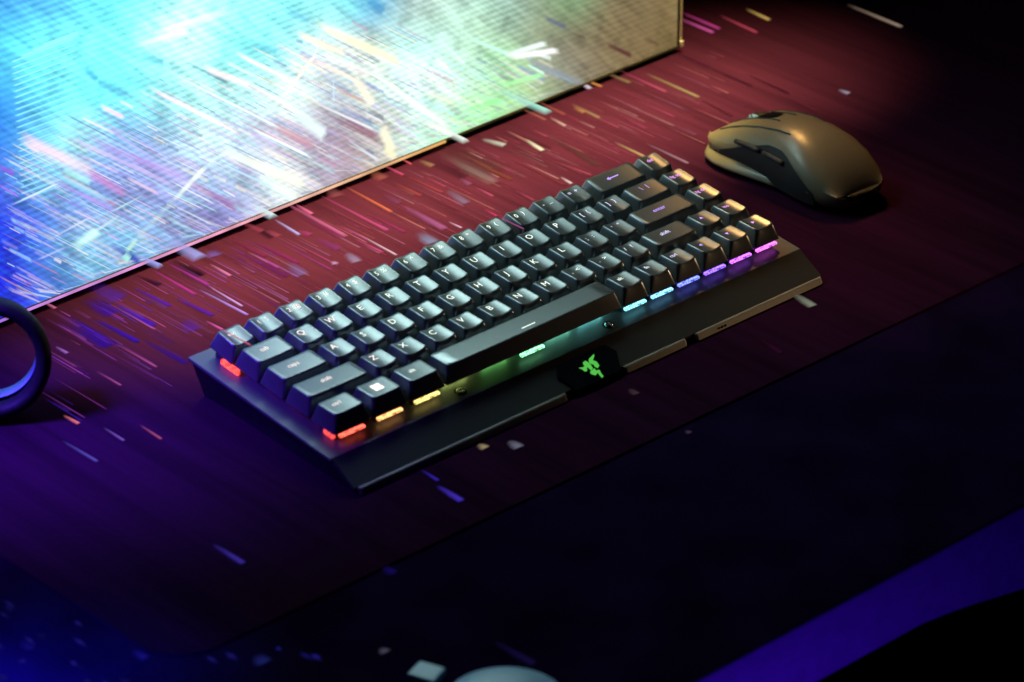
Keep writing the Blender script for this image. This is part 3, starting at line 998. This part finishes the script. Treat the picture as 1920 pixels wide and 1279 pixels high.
# ------------------------------------------------------------------ headphones at the left
def make_headphones():
    base = onz(-8, 788, 0)
    t = empty('headphones', base)
    tag(t, 'black over-ear headphones resting on the desk mat beside the monitor corner', 'headphones')
    # ear cushion: a standing ring facing the front left, local frame
    ax = Vector((0.80, -0.60, 0)).normalized()       # across the ring
    up = Vector((0.03, 0.05, 1)).normalized()
    nn = ax.cross(up).normalized()
    c0 = Vector((0, 0, 34.5))
    pts = [tuple(c0 + ax * (25.5 * math.cos(2 * math.pi * k / 40)) + up * (28 * math.sin(2 * math.pi * k / 40))) for k in range(40)]
    v = []; f = []; n = 14
    for k, p in enumerate(pts):
        a = 2 * math.pi * k / 40
        rad = (ax * math.cos(a) + up * math.sin(a)).normalized()
        for j in range(n):
            b = 2 * math.pi * j / n
            v.append(tuple(Vector(p) + rad * (3.9 * math.cos(b)) + nn * (6.0 * math.sin(b))))
    for k in range(40):
        for j in range(n):
            f.append((k * n + j, k * n + (j + 1) % n, ((k + 1) % 40) * n + (j + 1) % n, ((k + 1) % 40) * n + j))
    link('ear_cushion', fixn(mesh('ear_cushion', v, f)), M['pad'], t, True)
    far = nn if nn.y > 0 else -nn
    for nm, r0, r1, d0, d1, mm in (('ear_cup_frame', 27.5, 24.0, 7, 13, 'pad'), ('lit_cup_liner', 23.9, 23.2, 4, 13, 'pale')):  # pale liner colour stands in for blue light on the inner rim
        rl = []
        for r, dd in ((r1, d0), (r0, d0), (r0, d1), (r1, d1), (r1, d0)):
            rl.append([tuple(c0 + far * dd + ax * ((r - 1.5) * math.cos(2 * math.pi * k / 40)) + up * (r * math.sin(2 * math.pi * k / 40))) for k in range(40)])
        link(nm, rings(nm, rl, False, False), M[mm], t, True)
    hb = [tuple(c0 + far * 18 - ax * (85 - 85 * math.cos(a)) * 0.95 + up * (-22 + 0 * a) - ax * 26 + far * (70 * math.sin(a))) for a in np.linspace(0, math.pi, 22)]
    hb = [(x, y, max(z, 9)) for x, y, z in hb]
    link('headband', tube('headband', hb, 7, 12), M['pad'], t, True)


make_headphones()


# ------------------------------------------------------------------ out-of-focus things at the front of the desk
def front_things():
    p = onz(948, 1348, DESK_TOP)
    t = empty('puck', (p[0], p[1], DESK_TOP))
    rl = []
    for r, z in ((27, 0.1), (28.5, 2), (28.5, 6), (26, 9.5), (20, 11.6), (11, 12.7), (3, 13)):
        rl.append([(r * math.cos(2 * math.pi * k / 40), r * math.sin(2 * math.pi * k / 40), z) for k in range(40)])
    link('dome', rings('dome', rl), M['pale'], t, True)
    rl = []
    for r, z in ((29.6, 0.05), (30, 1.0), (29.4, 1.9), (28.6, 1.95)):
        rl.append([(r * math.cos(2 * math.pi * k / 40), r * math.sin(2 * math.pi * k / 40), z) for k in range(40)])
    link('base_ring', rings('base_ring', rl, True, False), M['mon'], t, True)
    tag(t, 'pale blue domed puck on the bare dark desk', 'puck')
    p = onz(800, 1272, DESK_TOP)
    t2 = link('chip', boxmesh('chip', -6, 6, -6.5, 6.5, 0.05, 4.0, bev=0.8), M['pale'])
    t2.location = Vector((p[0], p[1], DESK_TOP)) * S
    t2.rotation_euler = (0, 0, 0.35)
    tag(t2, 'small pale blue square block lying next to the domed puck', 'block')


front_things()

# ------------------------------------------------------------------ glowing streaks that lie on the mat, in front of the screen
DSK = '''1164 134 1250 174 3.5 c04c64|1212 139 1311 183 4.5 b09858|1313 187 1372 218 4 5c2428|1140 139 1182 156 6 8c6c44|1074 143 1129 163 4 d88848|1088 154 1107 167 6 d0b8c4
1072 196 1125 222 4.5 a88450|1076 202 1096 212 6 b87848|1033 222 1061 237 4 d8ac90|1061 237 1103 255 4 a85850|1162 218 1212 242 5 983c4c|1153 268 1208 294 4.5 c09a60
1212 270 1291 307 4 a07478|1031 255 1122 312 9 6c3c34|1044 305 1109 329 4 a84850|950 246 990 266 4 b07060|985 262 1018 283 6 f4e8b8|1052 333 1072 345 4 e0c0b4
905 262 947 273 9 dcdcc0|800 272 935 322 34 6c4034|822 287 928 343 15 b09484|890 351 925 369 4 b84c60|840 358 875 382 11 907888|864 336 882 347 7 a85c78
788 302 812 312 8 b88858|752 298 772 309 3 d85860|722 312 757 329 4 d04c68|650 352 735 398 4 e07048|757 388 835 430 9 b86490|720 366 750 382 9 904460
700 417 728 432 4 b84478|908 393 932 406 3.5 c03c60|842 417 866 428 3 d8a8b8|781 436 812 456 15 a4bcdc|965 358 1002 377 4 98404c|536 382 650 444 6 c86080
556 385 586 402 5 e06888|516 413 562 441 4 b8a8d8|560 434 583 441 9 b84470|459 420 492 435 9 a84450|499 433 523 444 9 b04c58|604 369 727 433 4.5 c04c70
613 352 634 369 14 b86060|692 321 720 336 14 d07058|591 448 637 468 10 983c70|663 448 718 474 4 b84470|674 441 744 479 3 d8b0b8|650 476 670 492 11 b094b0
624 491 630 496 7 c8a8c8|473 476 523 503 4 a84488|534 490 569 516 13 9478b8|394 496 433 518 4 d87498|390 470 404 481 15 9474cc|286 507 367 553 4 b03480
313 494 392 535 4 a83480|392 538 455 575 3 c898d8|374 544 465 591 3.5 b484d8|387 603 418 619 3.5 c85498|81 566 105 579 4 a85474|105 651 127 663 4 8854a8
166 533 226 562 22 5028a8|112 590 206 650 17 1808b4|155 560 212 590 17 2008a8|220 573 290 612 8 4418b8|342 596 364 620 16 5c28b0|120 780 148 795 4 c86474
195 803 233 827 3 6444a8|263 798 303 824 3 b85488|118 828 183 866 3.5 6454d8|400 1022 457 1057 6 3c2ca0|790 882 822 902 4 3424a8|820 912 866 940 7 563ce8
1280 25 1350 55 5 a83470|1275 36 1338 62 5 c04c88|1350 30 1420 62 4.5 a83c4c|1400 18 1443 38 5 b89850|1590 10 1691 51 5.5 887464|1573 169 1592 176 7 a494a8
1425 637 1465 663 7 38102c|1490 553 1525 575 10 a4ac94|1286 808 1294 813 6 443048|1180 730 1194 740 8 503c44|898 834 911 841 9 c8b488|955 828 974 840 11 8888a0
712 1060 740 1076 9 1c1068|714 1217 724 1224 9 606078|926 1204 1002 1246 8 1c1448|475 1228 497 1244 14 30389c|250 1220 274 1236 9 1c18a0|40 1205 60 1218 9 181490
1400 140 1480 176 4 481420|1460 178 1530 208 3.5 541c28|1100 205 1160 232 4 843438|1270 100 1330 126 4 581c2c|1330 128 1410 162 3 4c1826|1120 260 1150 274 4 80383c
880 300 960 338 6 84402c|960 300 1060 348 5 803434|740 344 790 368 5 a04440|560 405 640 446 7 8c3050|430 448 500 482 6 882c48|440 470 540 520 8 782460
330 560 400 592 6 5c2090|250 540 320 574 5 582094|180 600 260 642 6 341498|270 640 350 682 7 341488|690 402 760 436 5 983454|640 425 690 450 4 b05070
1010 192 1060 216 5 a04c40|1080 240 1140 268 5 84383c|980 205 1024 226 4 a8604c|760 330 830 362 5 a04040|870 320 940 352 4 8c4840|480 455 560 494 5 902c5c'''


def hex_word(h):
    r, g, b = [int(h[i:i + 2], 16) / 255 for i in (0, 2, 4)]
    hh, s, v = colorsys.rgb_to_hsv(r, g, b)
    hh *= 360
    if s < 0.28: return 'pale grey' if v > 0.6 else 'dull grey'
    if hh < 14 or hh >= 345: c = 'red'
    elif hh < 32: c = 'orange'
    elif hh < 65: c = 'golden yellow'
    elif hh < 200: c = 'green'
    elif hh < 262: c = 'blue'
    elif hh < 295: c = 'violet'
    else: c = 'pink'
    return ('dim ' if v < 0.5 else 'bright ' if v > 0.8 else '') + c


def bar(tail, head, wmm, h, col, a0=0.25, taper=0.55, amax=1.0):
    """sliver of light: a low six sided bar that brightens to its head; points in mm"""
    tail, head = Vector(tail), Vector(head)
    d = (head - tail); L = d.length; d.normalize()
    sd = d.cross(Vector((0, 0, 1))).normalized(); up = sd.cross(d).normalized()
    v = []; cols = []; f = []
    prof = ((-0.62, 0.05, 0.0), (-0.16, 1.0, 1.0), (0.16, 1.0, 1.0), (0.62, 0.05, 0.0))
    secs = ((0.0, taper, a0 * 0.3), (0.15, 0.8, a0 + 0.1), (0.6, 1.0, a0 + (1 - a0) * 0.75), (0.93, 1.0, 1.0), (1.0, 0.9, 0.6))
    for q, wf, al in secs:
        for s, hh, pa in prof:
            v.append(tuple(tail + d * (L * q) + sd * (s * wmm * wf) + up * (h * hh))); cols.append([*col, min(1, al) * amax * pa])
    n = 4
    for i in range(len(secs) - 1):
        for k in range(4):
            f.append((i * n + k, i * n + (k + 1) % n, (i + 1) * n + (k + 1) % n, (i + 1) * n + k))
    f.append((3, 2, 1, 0)); m = (len(secs) - 1) * n; f.append((m, m + 1, m + 2, m + 3))
    org = tail
    return strip_mesh('light_streak', [tuple(Vector(p) - org) for p in v], f, cols), org


def zone(p):
    x, y = p[0], p[1]
    if x < -165 and y > -20: return 'on the mat left of the keyboard'
    if x > 262 and y > 60: return 'on the mat to the right of the monitor'
    if y > 48: return 'on the mat between monitor and keyboard'
    if x > 165: return 'on the mat by the mouse'
    if y < -128 or x < -314: return 'on the bare front of the desk'
    return 'on the mat in front of the keyboard'


def streaks():
    for rec in DSK.replace('\n', '|').split('|'):
        a = rec.split()
        x0, y0, x1, y1, wd = map(float, a[:5]); c = lin(a[5])
        z = 0.12
        if onz(x1, y1)[1] < MY0 or onz(x1, y1)[0] < MX0: z = DESK_TOP + 0.12
        tl, hd = onz(x0, y0, z), onz(x1, y1, z)
        big = wd > 12
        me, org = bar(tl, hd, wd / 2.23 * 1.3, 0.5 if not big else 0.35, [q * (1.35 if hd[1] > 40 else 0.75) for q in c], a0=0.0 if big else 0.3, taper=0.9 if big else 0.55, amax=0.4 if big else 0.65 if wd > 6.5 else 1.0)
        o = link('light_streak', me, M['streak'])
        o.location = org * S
        kind = 'broad' if wd > 12 else 'slim' if wd > 5.2 else 'hair-thin'
        if math.hypot(x1 - x0, y1 - y0) < 26: kind = 'short ' + kind
        lab = f'{kind} {hex_word(a[5])} glowing light streak {zone(hd)}'
        tag(o, lab, 'light streak', 'set of: ' + lab)
    # faint fine streaks between monitor and keyboard, too many and too dim to pick apart
    rnd = random.Random(11); v = []; f = []; cols = []
    for _ in range(330):
        while True:
            u = rnd.uniform(60, 1330); w_ = 560 - 0.403 * (u - 75) + abs(rnd.gauss(0, 75)) + 8
            p = onz(u, w_)
            if p[1] > 66 and p[1] < 180: break
        
        q = max(0, min(1, (u - 150) / 500))
        c = [x * (1 - q) + y * q for x, y in zip(lin(rnd.choice(('5a28b0', '3818a8', '803098', 'a04890'))), lin(rnd.choice(('b04858', '983848', 'c07060', 'a86878', '7c3038', 'd09888'))))]
        k = rnd.uniform(0.3, 1.0); L = rnd.uniform(8, 46); wd = rnd.choice((0.5, 0.7, 0.9, 1.3, 2.4))
        if wd > 2: k *= 0.45
        n0 = len(v); pr = ((-1, 0.02, 0), (-0.25, 0.25, 1), (0.25, 0.25, 1), (1, 0.02, 0))
        for qq, al in ((0, 0), (0.6, 0.55), (0.94, 0.8), (1, 0.4)):
            for s_, h_, pa in pr:
                v.append((p[0] + s_ * wd * 0.7, p[1] - L * qq, 0.1 + h_)); cols.append([*(x * (0.6 + 1.2 * k) for x in c), al * pa * k])
        for i in range(3):
            for j in range(3):
                f.append((n0 + i * 4 + j, n0 + i * 4 + j + 1, n0 + (i + 1) * 4 + j + 1, n0 + (i + 1) * 4 + j))
    o = link('light_debris', strip_mesh('light_debris', v, f, cols), M['streak'])
    o['kind'] = 'stuff'
    tag(o, 'haze of faint red and violet flecks on the mat behind the keyboard', 'light flecks')
    # blurred flecks on the bare desk at the front left
    v = []; f = []; cols = []
    for _ in range(30):
        u, w_ = rnd.uniform(-20, 620), rnd.uniform(1120, 1290)
        p = onz(u, w_, DESK_TOP + 0.1)
        if p[0] > MX0 - 4 and p[1] > MY0 - 4 or w_ < 1075 + 0.56 * u and u < 300: continue
        L, wd, k = rnd.uniform(2, 7), rnd.uniform(1, 3.2), rnd.uniform(0.2, 1)
        n0 = len(v)
        for a_, b_, h_, al in ((-wd, 0, 0, 0), (0, -L, 0, 0.2), (wd, 0, 0, 0), (0, L, 0, 0), (0, 0, 0.6, 1)):
            v.append((p[0] + a_, p[1] + b_, p[2] + h_)); cols.append([0.03 * k, 0.025 * k, 0.4 * k, al * 0.6])
        f += [(n0 + i, n0 + (i + 1) % 4, n0 + 4) for i in range(4)]
    o = link('desk_flecks', strip_mesh('desk_flecks', v, f, cols), M['streak'])
    o['kind'] = 'stuff'
    tag(o, 'scatter of dim blue flecks on the bare desk past the mat corner', 'light flecks')
    # slabs that stick out of the lower part of the screen towards the keyboard
    for x0, y0, x1, y1, wd, h, lab in ((800, 232, 875, 269, 12, 'f4fff4', 'white glowing slab sticking out of the screen beside the green patch'),
                                       (935, 174, 1030, 214, 15, 'b0f0dc', 'mint green glowing slab sticking out of the screen'),
                                       (322, 457, 377, 487, 24, 'a8a4e4', 'wide lilac glowing slab sticking out of the screen edge'),
                                       (254, 484, 302, 503, 11, 'a4a8f4', 'narrow blue-lilac glowing slab sticking out below the screen'),
                                       (478, 390, 514, 410, 15, 'dcf4f8', 'icy white glowing slab sticking out of the screen above the pink streaks')):
        tl = ony(x0, y0, SY - 3.5); hd = onz(x1, y1, tl[2])
        me, org = bar(tl, hd, wd / 2.6, 2.2, lin(h), a0=0.35, taper=0.9)
        o = link('light_slab', me, M['streak']); o.location = org * S
        tag(o, lab, 'light slab')
    # streaks lying across key caps
    for x0, y0, x1, y1, wd, h, lab in ((414, 617, 470, 648, 3.5, 'c86080', 'rosy light streak lying across the escape key'),
                                       (934, 407, 982, 430, 3, 'a84c88', 'purple-pink light streak lying across number row keys')):
        tl, hd = onk(x0, y0, 0.4), onk(x1, y1, 0.4)
        me, org = bar(tl, hd, wd / 2.5, 0.5, lin(h), a0=0.5)
        o = link('light_streak', me, M['streak']); o.location = org * S
        tag(o, lab, 'light streak')


streaks()
